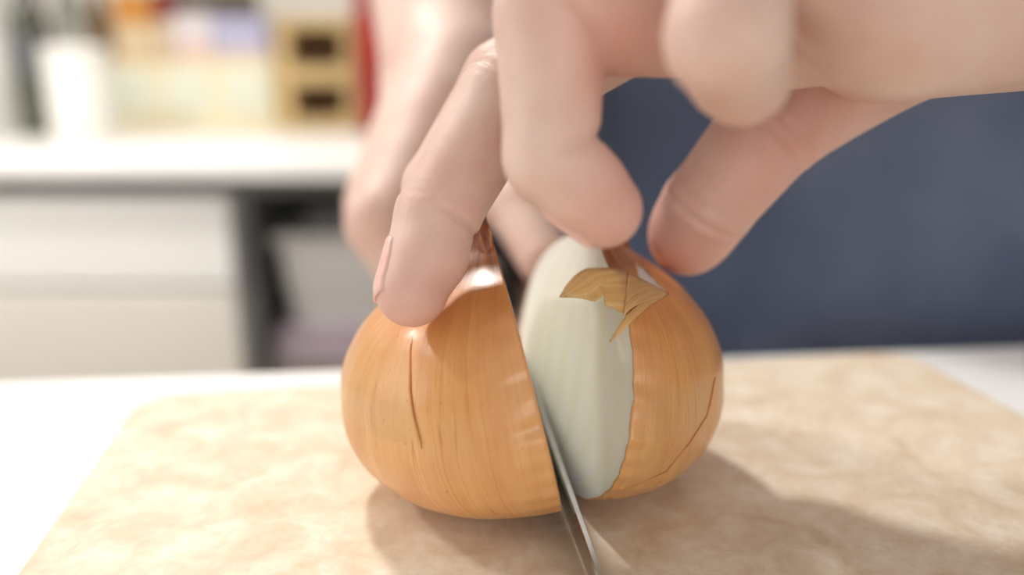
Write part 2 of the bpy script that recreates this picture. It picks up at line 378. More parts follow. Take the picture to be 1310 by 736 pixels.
HINGE = (0.0090, .1655)
left = Half(-1, (HINGE[0] - .0015, HINGE[1] - .004), R(5.6), R(-13), .6, 'onion half with whole brown skin and dark stem tip under the fingertip', 1.0)
left.build()
right = Half(1, (HINGE[0] - .0010, HINGE[1] + .001), R(13.5), R(8.5), 2.1, 'onion half with its white cut face showing and brown skin peeling', .84)
def in_poly(x, y, poly):
    ins_ = np.zeros(x.shape, bool); n = len(poly)
    for i in range(n):
        (x0_, y0_), (x1_, y1_) = poly[i], poly[(i + 1) % n]
        c_ = ((y0_ > y) != (y1_ > y)) & (x < (x1_ - x0_) * (y - y0_) / (y1_ - y0_ + 1e-12) + x0_); ins_ ^= c_
    return ins_
right.build(lambda x, y: in_poly(x, y, [(812, 340), (821, 340), (853, 374), (842, 373), (818, 360)]))

# torn, lifting pieces of dry skin
def resample(pts, n):
    p = np.array(pts, float); d = np.concatenate([[0], np.cumsum(np.linalg.norm(np.diff(p, axis=0), axis=1))]); t_ = np.linspace(0, d[-1], n)
    return np.stack([np.interp(t_, d, p[:, 0]), np.interp(t_, d, p[:, 1])], -1)
_th, _zf = np.meshgrid(np.linspace(-math.pi / 2, .4, 220), np.linspace(.02, 1.0, 200), indexing='ij')
_sx, _sy, _sd = [q.ravel() for q in proj(right.surf(_th, _zf).reshape(-1, 3))]
def skin_depth(x, y):
    k = np.argsort((_sx - x)**2 + (_sy - y)**2)[:6]; return _sd[k].min()
def peel(top, bot, lift, curl, n=26, m=11):
    T, B = resample(top, n), resample(bot, n); V_, U_ = [], []
    for i in range(n):
        u = i / (n - 1)
        for j in range(m):
            v = j / (m - 1); x, y = T[i] * (1 - v) + B[i] * v
            V_.append(P(x, y, skin_depth(x, y) - lift(u, v) - curl * math.sin(math.pi * v) * (1 - .5 * u))); U_.append((v * 1.2 + u * .8, u * .6))
    F_ = [(i * m + j, (i + 1) * m + j, (i + 1) * m + j + 1, i * m + j + 1) for i in range(n - 1) for j in range(m - 1)]
    o = mesh_obj('peeling_skin', V_, F_, M_paper, right.root, uv=np.array(U_)); md = o.modifiers.new('thickness', 'SOLIDIFY'); md.thickness = .00022; md.offset = 0; return o
peel([(716, 380), (724, 366), (733, 355), (742, 348), (751, 344), (777, 343), (792, 345), (806, 349)],
     [(716, 380), (735, 381), (748, 383), (761, 386), (773, 377), (774, 391), (787, 395), (800, 403)], lambda u, v: .0008 + .0030 * (1 - u)**1.3, .0012, 34)
peel([(805, 349), (820, 357), (836, 365), (853, 375)], [(798, 404), (806, 396), (818, 389), (853, 376)], lambda u, v: .0009 + .0008 * (1 - u), .0004)
peel([(780, 437), (791, 419), (802, 403), (818, 388), (853, 375)], [(780, 438), (796, 424), (812, 408), (830, 391), (854, 377)], lambda u, v: .0005 + .0012 * (1 - u), .0003)
def layer(half, edge, z0, z1, lo, hi, toward, off=.00028):
    """an outer skin layer that ends along a line: the sheet, and its dried darker rim"""
    z = np.linspace(z0, z1, 70); te = half.edge_theta(z, edge, lo, hi); m = 40
    TH = np.stack([te + (toward - te) * k / (m - 1) for k in range(m)], 0); Z = np.tile(z, (m, 1)); fade = np.linspace(0, 1, 70); fade = np.clip(np.minimum(fade, 1 - fade) * 8, 0, 1)
    o_ = off * fade[None, :] * np.clip((1 - np.linspace(0, 1, m))[:, None] * 3, .05, 1)
    half.sheet('skin_layer', TH, Z, o_ + .00006, M_skin_onion, .0002)
    wv = .0013 * fade + .0003; TH2 = np.stack([te - wv * s_ for s_ in (-1., 0., 1.)], 0); Z2 = np.tile(z, (3, 1))
    half.sheet('skin_edge', TH2, Z2, np.stack([off * fade + .00022, off * fade + .0003, .00012 + 0 * fade], 0), M_edge, .00012)
ex = lambda pts: (lambda y: np.interp(y, [p[1] for p in pts], [p[0] for p in pts]))
layer(left, ex([(545, 395), (530, 425), (527, 450), (527, 500), (531, 530), (540, 566)]), .50, .82, -1.5, -.1, -.05, .00014)
layer(right, ex([(886, 355), (903, 400), (912, 440), (914, 480), (902, 530), (880, 565), (850, 602), (815, 618), (780, 630)]), .06, .60, -1.5, .35, -1.53)

# ------------------------------------------------------------------ knife
t = NT('polished_steel'); co = t.obj(); nz = t.noise(t.mapv(co, (900, 8, 900)), 1.0, 2)
t.p(Base_Color=(.52, .52, .53, 1), Metallic=1.0, Roughness=t.math('ADD', t.math('MULTIPLY', nz, .08), .12)); M_steel = t.m
M_handle = plain('black_handle', (38, 34, 32), .45, .1, 40)
kn = empty('kitchen_knife'); tag(kn, 'steel kitchen knife cutting down between the onion halves', 'knife')
def kx(Y): return .0129 + (.1266 - Y) * .14
sp_Y = [.088, .092, .10, .1176, .138, .164, .20, .24, .252]; sp_z = [.0022, .0034, .0045, .0062, .0079, .0105, .0145, .0190, .0205]
ed_z = [.0018, .0010, .0005, .0003, .0003, .0004, .0012, .0034, .0042]
Ys = np.linspace(.088, .250, 60); V = []; F = []
for Y in Ys:
    zs = np.interp(Y, sp_Y, sp_z); ze = np.interp(Y, sp_Y, ed_z); x = kx(Y); h = zs - ze; th = .00055 + .0004 * min(1, (Y - .088) / .1)
    for (fx, fz) in ((.05, 0), (.5, .45), (.95, .93), (.6, 1), (-.6, 1), (-.95, .93), (-.5, .45)): V.append((x + fx * th, Y, ze + fz * h))
for i in range(len(Ys) - 1):
    for j in range(7): F.append((i * 7 + j, i * 7 + (j + 1) % 7, (i + 1) * 7 + (j + 1) % 7, (i + 1) * 7 + j))
F += [tuple(range(7)), tuple((len(Ys) - 1) * 7 + j for j in range(7))]
bl_ = mesh_obj('blade', V, F, M_steel, kn, smooth=False)
def hz(Y): return .0135 + (Y - .25) * .11
V = []; F = []; Hs = np.linspace(.247, .362, 24); NS = 20
for Y in Hs:
    u = (Y - .247) / .115; sw = .0098 + .0014 * math.cos(u * 2 * math.pi) + .0012 * u; tk = .0072 + .0008 * math.sin(u * math.pi)
    e_ = min(1, .75 + min(u, 1 - u) * 6)
    for k in range(NS):
        a = 2 * math.pi * k / NS; cx_ = math.copysign(abs(math.cos(a)) ** .7, math.cos(a)); sz_ = math.copysign(abs(math.sin(a)) ** .7, math.sin(a))
        V.append((kx(Y) + tk * e_ * cx_, Y, hz(Y) + .002 + sw * e_ * sz_))
for i in range(len(Hs) - 1):
    for k in range(NS): F.append((i * NS + k, i * NS + (k + 1) % NS, (i + 1) * NS + (k + 1) % NS, (i + 1) * NS + k))
F += [tuple(range(NS)), tuple((len(Hs) - 1) * NS + k for k in range(NS))]
mesh_obj('handle', V, F, M_handle, kn)

# ------------------------------------------------------------------ person: signed-distance body, polygonised with surface nets
def smin(a, b, k):
    if k <= 0: return np.minimum(a, b)
    h = np.clip(.5 + .5 * (b - a) / k, 0, 1); return b * (1 - h) + a * h - k * h * (1 - h)
class Grid:
    def __init__(s, lo, hi, h):
        s.h = h; s.lo = np.array(lo, float); s.n = np.ceil((np.array(hi) - s.lo) / h).astype(int) + 1; s.shape = tuple(s.n)
    def sub(s, pts, rads, m):
        pts = np.array(pts); rr = np.array(rads)[:, None]
        a = np.floor(((pts - rr).min(0) - m - s.lo) / s.h).astype(int); b = np.ceil(((pts + rr).max(0) + m - s.lo) / s.h).astype(int) + 1
        a = np.clip(a, 0, s.n); b = np.clip(b, 0, s.n); return tuple(slice(i, j) for i, j in zip(a, b))
    def coords(s, sl): return [ (s.lo[i] + np.arange(sl[i].start, sl[i].stop) * s.h).astype(np.float32).reshape([-1 if j == i else 1 for j in range(3)]) for i in range(3)]
def round_cone(C, a, b, ra, rb):
    a = np.asarray(a, float); ab = np.asarray(b, float) - a; L2 = float(ab @ ab) + 1e-12
    px_, py_, pz_ = C[0] - a[0], C[1] - a[1], C[2] - a[2]
    t_ = np.clip((px_ * ab[0] + py_ * ab[1] + pz_ * ab[2]) / L2, 0, 1)
    return np.sqrt((px_ - t_ * ab[0])**2 + (py_ - t_ * ab[1])**2 + (pz_ - t_ * ab[2])**2) - (ra + (rb - ra) * t_)
def chain(g, sl, bones, k):
    C = g.coords(sl); f = None
    for (a, b, ra, rb) in bones:
        d = round_cone(C, a, b, ra, rb).astype(np.float32); f = d if f is None else smin(f, d, k)
    return f
def surface_nets(F, lo, h):
    ins = F < 0; n = np.array(F.shape); s = np.zeros(tuple(n - 1), np.uint8)
    offs = [(i, j, k) for i in (0, 1) for j in (0, 1) for k in (0, 1)]
    for o in offs: s += ins[o[0]:n[0] - 1 + o[0], o[1]:n[1] - 1 + o[1], o[2]:n[2] - 1 + o[2]]
    act = (s > 0) & (s < 8); cells = np.argwhere(act); idx = np.full(act.shape, -1, np.int64); idx[act] = np.arange(len(cells))
    val = {o: F[cells[:, 0] + o[0], cells[:, 1] + o[1], cells[:, 2] + o[2]] for o in offs}
    acc = np.zeros((len(cells), 3)); cnt = np.zeros(len(cells))
    for o in offs:
        for ax in range(3):
            if o[ax]: continue
            o2 = list(o); o2[ax] = 1; fa, fb = val[o], val[tuple(o2)]; m = (fa < 0) != (fb < 0)
            t_ = np.where(m, fa / np.where(m, fa - fb, 1), 0); p_ = np.tile(np.array(o, float), (len(cells), 1)); p_[:, ax] = t_
            acc[m] += p_[m]; cnt[m] += 1
    V = lo + (cells + acc / cnt[:, None]) * h; Q = []
    for ax in range(3):
        a0 = [slice(None)] * 3; a1 = [slice(None)] * 3; a0[ax] = slice(0, -1); a1[ax] = slice(1, None)
        ch = ins[tuple(a0)] != ins[tuple(a1)]; e = np.argwhere(ch); b_, c_ = (ax + 1) % 3, (ax + 2) % 3
        e = e[(e[:, b_] > 0) & (e[:, c_] > 0) & (e[:, b_] < n[b_] - 1) & (e[:, c_] < n[c_] - 1)]
        def cid(db, dc):
            q = e.copy(); q[:, b_] -= db; q[:, c_] -= dc; return idx[q[:, 0], q[:, 1], q[:, 2]]
        quad = np.stack([cid(1, 1), cid(0, 1), cid(0, 0), cid(1, 0)], -1)
        flip = ~ins[e[:, 0], e[:, 1], e[:, 2]]; quad[flip] = quad[flip][:, ::-1]; Q.append(quad)
    return V, np.concatenate(Q)
def relax(V, Q, it, lam=.5):
    E = np.concatenate([Q[:, [0, 1]], Q[:, [1, 2]], Q[:, [2, 3]], Q[:, [3, 0]]]); E = np.concatenate([E, E[:, ::-1]])
    cnt = np.bincount(E[:, 0], minlength=len(V)).astype(float); cnt[cnt == 0] = 1
    for i in range(it):
        for l in (lam, -lam * 1.04):
            A = np.stack([np.bincount(E[:, 0], weights=V[E[:, 1], j], minlength=len(V)) for j in range(3)], -1) / cnt[:, None]; V = V + l * (A - V)
    return V
def normals(V, Q):
    fn = np.cross(V[Q[:, 2]] - V[Q[:, 0]], V[Q[:, 3]] - V[Q[:, 1]]); N = np.zeros_like(V)
    for j in range(4):
        for k in range(3): N[:, k] += np.bincount(Q[:, j], weights=fn[:, k], minlength=len(V))
    return N / (np.linalg.norm(N, axis=1, keepdims=True) + 1e-20)
def unit(v): v = np.asarray(v, float); return v / np.linalg.norm(v)
def finger_bones(joints, rads, pads=()):
    b = [(joints[i], joints[i + 1], rads[i], rads[i + 1]) for i in range(len(joints) - 1)]
    for (p, r) in pads: b.append((p, p, r, r))
    return b
def hand_field(g, palm, pk, fingers, fk, jk=.0016):
    Pm = np.full(g.shape, .05, np.float32); first = True
    sl = g.sub([p for b in palm for p in b[:2]], [r for b in palm for r in b[2:]], .02)
    Pm[sl] = chain(g, sl, palm, pk)
    out = Pm.copy()
    for bones in fingers:
        sl = g.sub([p for b in bones for p in b[:2]], [r for b in bones for r in b[2:]], .012)
        out[sl] = np.minimum(out[sl], smin(Pm[sl], chain(g, sl, bones, jk), fk))
    return out
def crease(V, N, c, axis, side, r, depth, wid, arc=-.2):
    """a skin fold: presses the surface in along the plane through c across axis, on the side given"""
    axis = unit(axis); side = unit(side); q = V - c; s_ = q @ axis; rad = q - s_[:, None] * axis
    rl = np.linalg.norm(rad, axis=1) + 1e-9; sd = (rad @ side) / rl
    wgt = np.exp(-(s_ / wid)**2) * np.clip((sd - max(arc, .05)) / .6, 0, 1) * np.clip((r - rl) / (.2 * r), 0, 1)
    return V - N * (depth * wgt)[:, None]

# --- left hand (holds the onion); joints: (frame x, frame y, distance along the view axis)
mid = [P(925, -40, .158), P(648, 122, .1500), P(560, 275, .1455), P(527, 372, .1415)]; mid_r = [.0098, .0082, .0072, .0062]
ind = [P(905, -60, .181), P(644, 104, .1690), P(561, 240, .1670), P(548, 322, .1650)]; ind_r = [.0098, .0080, .0070, .0060]
rin = [P(1015, 25, .137), P(704, 22, .1235), P(706, 200, .1235), P(772, 268, .1260)]; rin_r = [.0098, .0083, .0070, .0059]
pin = [P(1125, 0, .115), P(950, -118, .1035), P(929, 48, .0995), P(950, 100, .1095)]; pin_r = [.0088, .0078, .0071, .0063]
thu = [P(1180, 30, .162), P(990, 160, .168), P(902, 268, .174), P(878, 305, .179)]; thu_r = [.0122, .0106, .0093, .0080]
WU, WR = P(1430, -80, .128), P(1440, -70, .156)
palm = [(WU, pin[0], .0165, .0098), (P(1430, -78, .137), rin[0], .0165, .0105), (P(1435, -75, .147), mid[0], .0165, .0105), (WR, ind[0], .0165, .0105),
        (P(1165, 15, .1165), P(1400, -62, .126), .0112, .0175), (P(1050, 98, .167), P(1240, 0, .160), .0104, .0138), (P(1130, 40, .145), P(1300, 0, .145), .0120, .0150)]
LE = np.array((.36, .27, .15))
palm += [(WU, LE, .0175, .040), (WR, LE, .0175, .040)]
pads = [((mid[2] + mid[3]) / 2 + np.array((.0012, -.0006, -.0006)), .0064)]
F_mid = finger_bones(mid, mid_r, pads)
F_ind = finger_bones(ind, ind_r)
F_rin = finger_bones(rin, rin_r, [((rin[2] * .4 + rin[3] * .6), .0064)])
F_pin = finger_bones(pin, pin_r)
F_thu = finger_bones(thu, thu_r, [((thu[2] * .35 + thu[3] * .65), .0090)])
gl = Grid((-.040, .070, .020), (.150, .225, .190), .00075)
Fl = hand_field(gl, palm, .009, [F_mid, F_ind, F_rin, F_pin, F_thu], .0042)
VL, QL = surface_nets(Fl, gl.lo, gl.h); VL = relax(VL, QL, 3); NL = normals(VL, QL)
camdir = -FWD
for (j, a, b, side, r, dp, wd) in [
        (mid[2] + np.array((.000, 0, -.001)), mid[1], mid[3], (1, -.3, -.2), .0100, .00055, .0007),
        (mid[2] + np.array((-.001, 0, .0015)), mid[1], mid[3], (-1, -.3, .3), .0100, .00030, .0005),
        (mid[2] + np.array((-.001, 0, .0032)), mid[1], mid[3], (-1, -.3, .3), .0100, .00025, .0005),
        (mid[1], mid[0], mid[2], (-1, -.4, .3), .0110, .00090, .0008), (mid[1] + np.array((.003, 0, .0035)), mid[0], mid[2], (-1, -.6, .5), .0120, .0006, .0007), (mid[1] + np.array((.0016, 0, .0016)), mid[0], mid[2], (-1, -.4, .4), .0110, .00045, .0007),
        (mid[1] + np.array((-.0010, 0, -.0022)), mid[0], mid[2], (-1, -.4, .4), .0110, .00035, .0006),
        (rin[2], rin[1], rin[3], (1, -.3, .3), .0100, .0008, .0009), (rin[1], rin[0], rin[2], (1, -.2, -.6), .0115, .0010, .0011),
        (thu[2], thu[1], thu[3], (-.2, -1, .2), .0120, .0005, .0006), (thu[2] + np.array((.0015, 0, .0022)), thu[1], thu[3], (-.2, -1, .2), .0120, .0003, .0005),
        (thu[1] + np.array((-.001, 0, -.003)), thu[0], thu[2], (.0, -1, .2), .0160, .0008, .0008), (thu[1] + np.array((.001, 0, .000)), thu[0], thu[2], (.0, -1, .2), .0160, .0005, .0006)]:
    VL = crease(VL, NL, j, unit(np.asarray(b) - np.asarray(j)) - unit(np.asarray(a) - np.asarray(j)), side, r, dp, wd)

# --- right hand (grips the knife handle), drawn in the handle's own cross-section
kd = unit((-.14, 1, .11)); kxv = unit(np.cross(kd, (0, 0, 1))); kzv = np.cross(kxv, kd); H0 = np.array((kx(.268), .268, hz(.268) + .002))
def Hp(al, x, z): return H0 + kd * al + kxv * x + kzv * z
RW = np.array((-.024, .345, .082))
palm_r = []; fr = []
for i, (al, sc_) in enumerate(((.000, 1.0), (.0175, 1.05), (.035, 1.0), (.051, .85))):
    mc = Hp(al + .002, -.034, .019)
    js = [mc, Hp(al - .002, -.020, -.017), Hp(al - .001, .009, -.0185), Hp(al, .0165, -.001)]
    fr.append(finger_bones(js, [.0112 * sc_, .0088 * sc_, .0080 * sc_, .0070 * sc_]))
    palm_r.append((RW + kd * (.010 * (i - 1.5)), mc, .020, .0125 * sc_))
fr.append(finger_bones([Hp(.055, -.012, .034), Hp(.022, -.006, .030), Hp(-.004, .008, .024), Hp(-.024, .013, .014)], [.0145, .0112, .0098, .0080]))
palm_r += [(RW, Hp(.03, -.016, .022), .022, .015)]
RE = np.array((-.055, .520, .240))
palm_r += [(RW + np.array((-.007, 0, 0)), RE, .021, .040), (RW + np.array((.007, 0, 0)), RE, .021, .040)]
gr = Grid((-.085, .225, -.012), (.045, .400, .150), .0011)
Fr = hand_field(gr, palm_r, .008, fr, .005)
VR, QR = surface_nets(Fr, gr.lo, gr.h); VR = relax(VR, QR, 3)

# --- the rest of the body at a coarser pitch
BX, BY = .190, .490
LS, RS = np.array((BX + .185, BY + .01, .40)), np.array((BX - .185, BY + .01, .40))
body = [((BX - .065, BY, -.02), (BX + .065, BY, -.02), .105, .105), ((BX - .06, BY, .0), (BX - .06, BY, .33), .100, .098), ((BX + .06, BY, .0), (BX + .06, BY, .33), .100, .098),
        (RS + np.array((.03, 0, 0)), LS - np.array((.03, 0, 0)), .062, .062), ((BX, BY, .38), (BX, BY - .02, .52), .056, .052)]
legs = []
for sx in (-1, 1):
    hip = np.array((BX + sx * .075, BY, -.06)); knee = np.array((BX + sx * .09, BY - .005, -.46)); ank = np.array((BX + sx * .10, BY + .02, FL + .085))
    legs += [(hip, knee, .085, .056), (knee, ank, .054, .038), (ank - np.array((0, 0, .04)), ank + np.array((sx * .02, -.13, -.052)), .036, .030)]
arms_up = [(LS, LE, .052, .042), (RS, RE, .052, .042)]
def partway(a, b, ra, rb, t_): return (a + (b - a) * t_, b, ra + (rb - ra) * t_, rb)
fore = [partway(WU, LE, .0175, .040, .14), partway(WR, LE, .0175, .040, .14), partway(RW + np.array((-.007, 0, 0)), RE, .021, .040, .20), partway(RW + np.array((.007, 0, 0)), RE, .021, .040, .20)]
HC = np.array((BX, BY - .035, .63))
headb = [(HC + (0, .025, .03), HC + (0, .0, .045), .082, .080), (HC + (0, -.02, .0), HC + (0, -.045, -.075), .066, .040), (HC + (0, -.085, .01), HC + (0, -.112, -.018), .010, .015),
         (HC + (-.022, -.090, -.052), HC + (.022, -.090, -.052), .010, .010)]
for sx in (-1, 1): headb += [(HC + (sx * .084, .005, .020), HC + (sx * .080, .0, -.020), .014, .010), (HC + (sx * .031, -.070, .018), HC + (sx * .031, -.071, .017), .016, .016)]
gb = Grid((-.20, .12, FL - .02), (.60, .72, .80), .007)
def field(g, bones, k):
    f = np.full(g.shape, .2, np.float32)
    sl = g.sub([p for b in bones for p in map(np.asarray, b[:2])], [r for b in bones for r in b[2:]], .06); f[sl] = chain(g, sl, bones, k); return f
Fb = np.minimum(smin(smin(field(gb, body, .05), field(gb, legs, .02), .04), smin(field(gb, arms_up, .02), field(gb, fore, .02), .01), .03), .2)
Fb = smin(Fb, field(gb, headb, .012), .015)
VB, QB = surface_nets(Fb, gb.lo, gb.h); VB = relax(VB, QB, 4)
V = np.concatenate([VL, VR, VB]); Q = np.concatenate([QL, QR + len(VL), QB + len(VL) + len(VR)])

t = NT('skin'); co = t.obj(); at = t.n('ShaderNodeAttribute', attribute_name='flush').outputs['Fac']
n1 = t.noise(co, 55, 4, .55); n2 = t.noise(co, 900, 3, .6); n3 = t.noise(co, 260, 3, .6)
c = t.ramp(n1, [(.32, lin(203, 168, 156)), (.5, lin(211, 182, 169)), (.68, lin(218, 195, 183))])
c = t.mix(at, c, lin(208, 130, 120))
c = t.mix(t.math('MULTIPLY', n3, .18), c, lin(206, 152, 138))
vor = t.n('ShaderNodeTexVoronoi', Vector=co, Scale=1500.0, feature='DISTANCE_TO_EDGE').outputs['Distance']
t.p(Base_Color=c, Roughness=.52, Subsurface_Weight=.22, Subsurface_Radius=(.0060, .0022, .0012), Subsurface_Scale=.7, Normal=t.bump(t.math('ADD', t.math('MULTIPLY', vor, .6), n2)  , .22, .0005))
M_skin = t.m
me = bpy.data.meshes.new('person'); me.vertices.add(len(V)); me.vertices.foreach_set('co', V.astype(np.float32).ravel())
me.loops.add(len(Q) * 4); me.loops.foreach_set('vertex_index', Q.astype(np.int32).ravel())
me.polygons.add(len(Q)); me.polygons.foreach_set('loop_start', np.arange(0, len(Q) * 4, 4, dtype=np.int32)); me.polygons.foreach_set('loop_total', np.full(len(Q), 4, np.int32))
me.update(calc_edges=True); me.validate(); me.polygons.foreach_set('use_smooth', [True] * len(me.polygons)); me.materials.append(M_skin)
fl = np.zeros(len(V), np.float32)
def blush(c, r, a):
    global fl
    fl = np.maximum(fl, a * np.exp(-(np.linalg.norm(V - c, axis=1) / r)**2))
for (c_, r_, a_) in ((mid[3], .010, .40), (rin[3], .009, .5), (thu[3], .012, .75), (pin[3], .008, .25), (ind[3], .010, .4), (rin[1] + np.array((.008, 0, -.004)), .010, .45), (thu[1] + np.array((0, -.01, -.004)), .016, .4), (P(1060, 120, .15), .02, .35)):
    blush(c_, r_, a_)
at_ = me.attributes.new('flush', 'FLOAT', 'POINT'); at_.data.foreach_set('value', fl)
person = link(bpy.data.objects.new('person', me))
tag(person, 'person in blue denim apron steadying the onion and holding the knife', 'person')

# fingernails: plates wrapped on the hand surface
t = NT('fingernail'); co = t.obj(); nz = t.noise(co, 400, 2)
t.p(Base_Color=t.ramp(nz, [(.3, lin(226, 176, 166)), (.7, lin(234, 192, 182))]), Roughness=.34, Subsurface_Weight=.2, Subsurface_Radius=(.004, .002, .001), Subsurface_Scale=.5); M_nail = t.m
bvh = BVHTree.FromPolygons([tuple(v) for v in VL], [tuple(int(i) for i in q) for q in QL])
def nail(a, b, dorsal, length, half_ang, name='fingernail'):
    ax = unit(b - a); d = unit(np.asarray(dorsal, float) - ax * (np.asarray(dorsal, float) @ ax)); s_ = np.cross(ax, d); V_, F_ = [], []; nu, nv = 13, 13
    end = b + ax * .0035
    for i in range(nu):
        u = i / (nu - 1)
        for j in range(nv):
            v = j / (nv - 1) * 2 - 1; cen = end - ax * length * (1 - u)
            wa = half_ang * (1 - .18 * (1 - u)**3) ; lenadj = ax * (-.0012 * v * v * (1 if u > .5 else -1) * abs(u - .5) * 2)
            dr = d * math.cos(v * wa) + s_ * math.sin(v * wa); o_ = cen + lenadj + dr * .0095
            h = bvh.ray_cast(Vector(o_), Vector(-dr), .0095)
            p_ = np.array(h[0]) if h[0] is not None else cen + dr * .005
            V_.append(p_ + dr * (.00012 if u < .93 else .0003) - dr * (.0003 if abs(v) > .95 or u < .04 else 0))
    for i in range(nu - 1):
        for j in range(nv - 1): F_.append((i * nv + j, (i + 1) * nv + j, (i + 1) * nv + j + 1, i * nv + j + 1))
    o = mesh_obj(name, V_, F_, M_nail, person); md = o.modifiers.new('thickness', 'SOLIDIFY'); md.thickness = .0005; md.offset = 0
nail(mid[2], mid[3], (-1, -.15, -.2), .0115, R(48))
nail(ind[2], ind[3], (-1, -.1, .1), .0110, R(48))
nail(rin[2], rin[3], (-.5, .3, -.8), .0105, R(48))
nail(pin[2], pin[3], (-1, .5, 0), .0090, R(46))
nail(thu[2], thu[3], (-.3, 1, .2), .0130, R(48))

# clothes
t = NT('denim'); co = t.obj(); n1 = t.noise(co, 9, 4, .6); tw = t.n('ShaderNodeTexWave', Vector=t.mapv(co, (1, 1, 1)), Scale=450.0, bands_direction='DIAGONAL').outputs['Fac']; n2 = t.noise(co, 220, 3)
c = t.ramp(n1, [(.32, lin(74, 86, 114)), (.55, lin(84, 97, 126)), (.75, lin(106, 116, 140))])
c = t.mix(t.math('MULTIPLY', n2, .3), c, lin(122, 130, 148))
t.p(Base_Color=c, Roughness=.85, Normal=t.bump(t.math('ADD', tw, n2), .3, .0006)); M_denim = t.m
M_shirt = plain('navy_shirt', (52, 60, 82), .85, .12, 30); M_trouser = plain('dark_trousers', (44, 48, 58), .85, .12, 30); M_hair = plain('dark_hair', (46, 36, 30), .5, .2, 90); M_shoe = plain('dark_shoes', (40, 38, 38), .5, .1, 40)
def shell(name, bones, k, grow, mat, cut=None, g=gb):
    f = field(g, [(a, b, ra + grow, rb + grow) for (a, b, ra, rb) in bones], k)
    if cut is not None: f = np.maximum(f, cut(*g.coords((slice(0, g.n[0]), slice(0, g.n[1]), slice(0, g.n[2])))).astype(np.float32))
    v, q = surface_nets(f, g.lo, g.h); v = relax(v, q, 3); return mesh_obj(name, v, q, mat, person)
sl_arm = [(LS, LS * .45 + LE * .55, .052, .048), (RS, RS * .45 + RE * .55, .052, .048)]
shell('shirt', body[:4] + sl_arm, .04, .012, M_shirt, lambda x, y, z: np.maximum(z - .47, -.02 - z) + 0 * x + 0 * y)
shell('trousers', legs[:2] + legs[3:5] + body[:1], .03, .011, M_trouser, lambda x, y, z: np.maximum(z - .02, FL + .06 - z) + 0 * x + 0 * y)
for sx in (0, 1): shell('shoe', [legs[sx * 3 + 2]], .01, .012, M_shoe, lambda x, y, z: FL + .002 - z + 0 * x + 0 * y)
shell('hair', [(HC + (0, .030, .035), HC + (0, .010, .055), .092, .088)], .01, 0, M_hair, lambda x, y, z: (HC[1] - .055 + np.clip(HC[2] + .07 - z, 0, .1) * 1.2) - y + 0 * x)
ap = []; nph, nzz = 90, 60; uvs = []
for i in range(nph):
    ph = R(-112) + R(224) * i / (nph - 1)
    for j in range(nzz):
        z = -.56 + .90 * j / (nzz - 1); fold = .006 * math.sin(7 * ph + 1.2 + z * 2) + .004 * math.sin(17 * ph + z * 5) + .003 * math.sin(z * 21 + ph * 3)
        fl_ = max(0, -.05 - z) * .12; a_ = .200 + fold + fl_; b_ = .150 + fold + fl_
        ap.append((BX + a_ * math.copysign(abs(math.sin(ph))**.8, ph), BY - b_ * math.copysign(abs(math.cos(ph))**.8, math.cos(ph)), z))
Fq = [(i * nzz + j, (i + 1) * nzz + j, (i + 1) * nzz + j + 1, i * nzz + j + 1) for i in range(nph - 1) for j in range(nzz - 1)]
o = mesh_obj('apron', ap, Fq, M_denim, person); md = o.modifiers.new('thickness', 'SOLIDIFY'); md.thickness = .0015
o['label'] = 'blue denim apron'

# ------------------------------------------------------------------ the opposite side of the kitchen
BT = -0.020; BF = .955
bc_r = G(297, 300, BF + .02)[0]
e = empty('drawer_cabinet', (bc_r - .45, 1.33, FL)); tag(e, 'white drawer cabinet at the far left under the back counter', 'cabinet')
x0, x1 = -.9, 0.0; X = bc_r
def rel(o_, p): return (p[0] - o_.location.x, p[1] - o_.location.y, p[2] - o_.location.z)
def rbox(name, lo, hi, mat, parent, bevel=.002): return box(name, rel(parent, lo), rel(parent, hi), mat, parent, bevel)
rbox('body', (X - .9, BF + .042, FL + .001), (X, 1.70, BT - .045), M_cream, e)
rbox('side_panel', (X - .001, BF + .042, FL + .001), (X + .017, 1.70, BT - .045), M_grey, e)
zd = [G(100, y, BF + .02)[2] for y in (226, 366, 373, 520)]; zd[0] = min(zd[0], BT - .0455)
for (zt, zb, m) in ((zd[0], zd[1], M_white), (zd[2], zd[3], M_cream), (zd[3] - .006, FL + .09, M_cream)):
    for k in (0, 1):
        d = rbox('drawer_front', (X - .9 + k * .4505, BF + .02, zb), (X - .9 + k * .4505 + .4475, BF + .041, zt), m, e, .002)
q = rbox('counter_slab', (X - 1.0, BF, BT - .022), (X + .82, 1.715, BT), M_white, empty('back_counter', (X, 1.33, BT - .03)), .003)
bk = q.parent; tag(bk, 'long white counter along the back wall', 'counter')
rbox('shadow_band_rail', (X - .98, BF + .045, BT - .0445), (X + .80, 1.70, BT - .0225), M_grey, bk, 0)  # grey strip stands in for the shadow band under the slab
# the open bay under it
e = empty('shelf_bay', (X + .3, 1.4, FL)); tag(e, 'dark open shelf bay beside the white drawer cabinet', 'shelf')
zs = G(400, 478, .985)[2]
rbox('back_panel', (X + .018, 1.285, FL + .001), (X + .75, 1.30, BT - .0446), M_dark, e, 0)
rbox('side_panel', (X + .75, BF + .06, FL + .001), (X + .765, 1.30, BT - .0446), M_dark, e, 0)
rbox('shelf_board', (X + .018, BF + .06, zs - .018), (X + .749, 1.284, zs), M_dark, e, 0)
M_lilac = plain('lilac_cloth', (214, 198, 212), .9, .06, 20, bump=.002)
M_bin = plain('white_plastic', (242, 240, 238), .4, .01, 6)
xl = max(X + .022, G(318, 440, .98)[0]); zl = G(400, 432, .985)[2]
lc = empty('folded_cloth', (xl + .15, 1.11, zs)); tag(lc, 'lilac folded cloth on the shelf below the white bin', 'cloth')
nl = 4
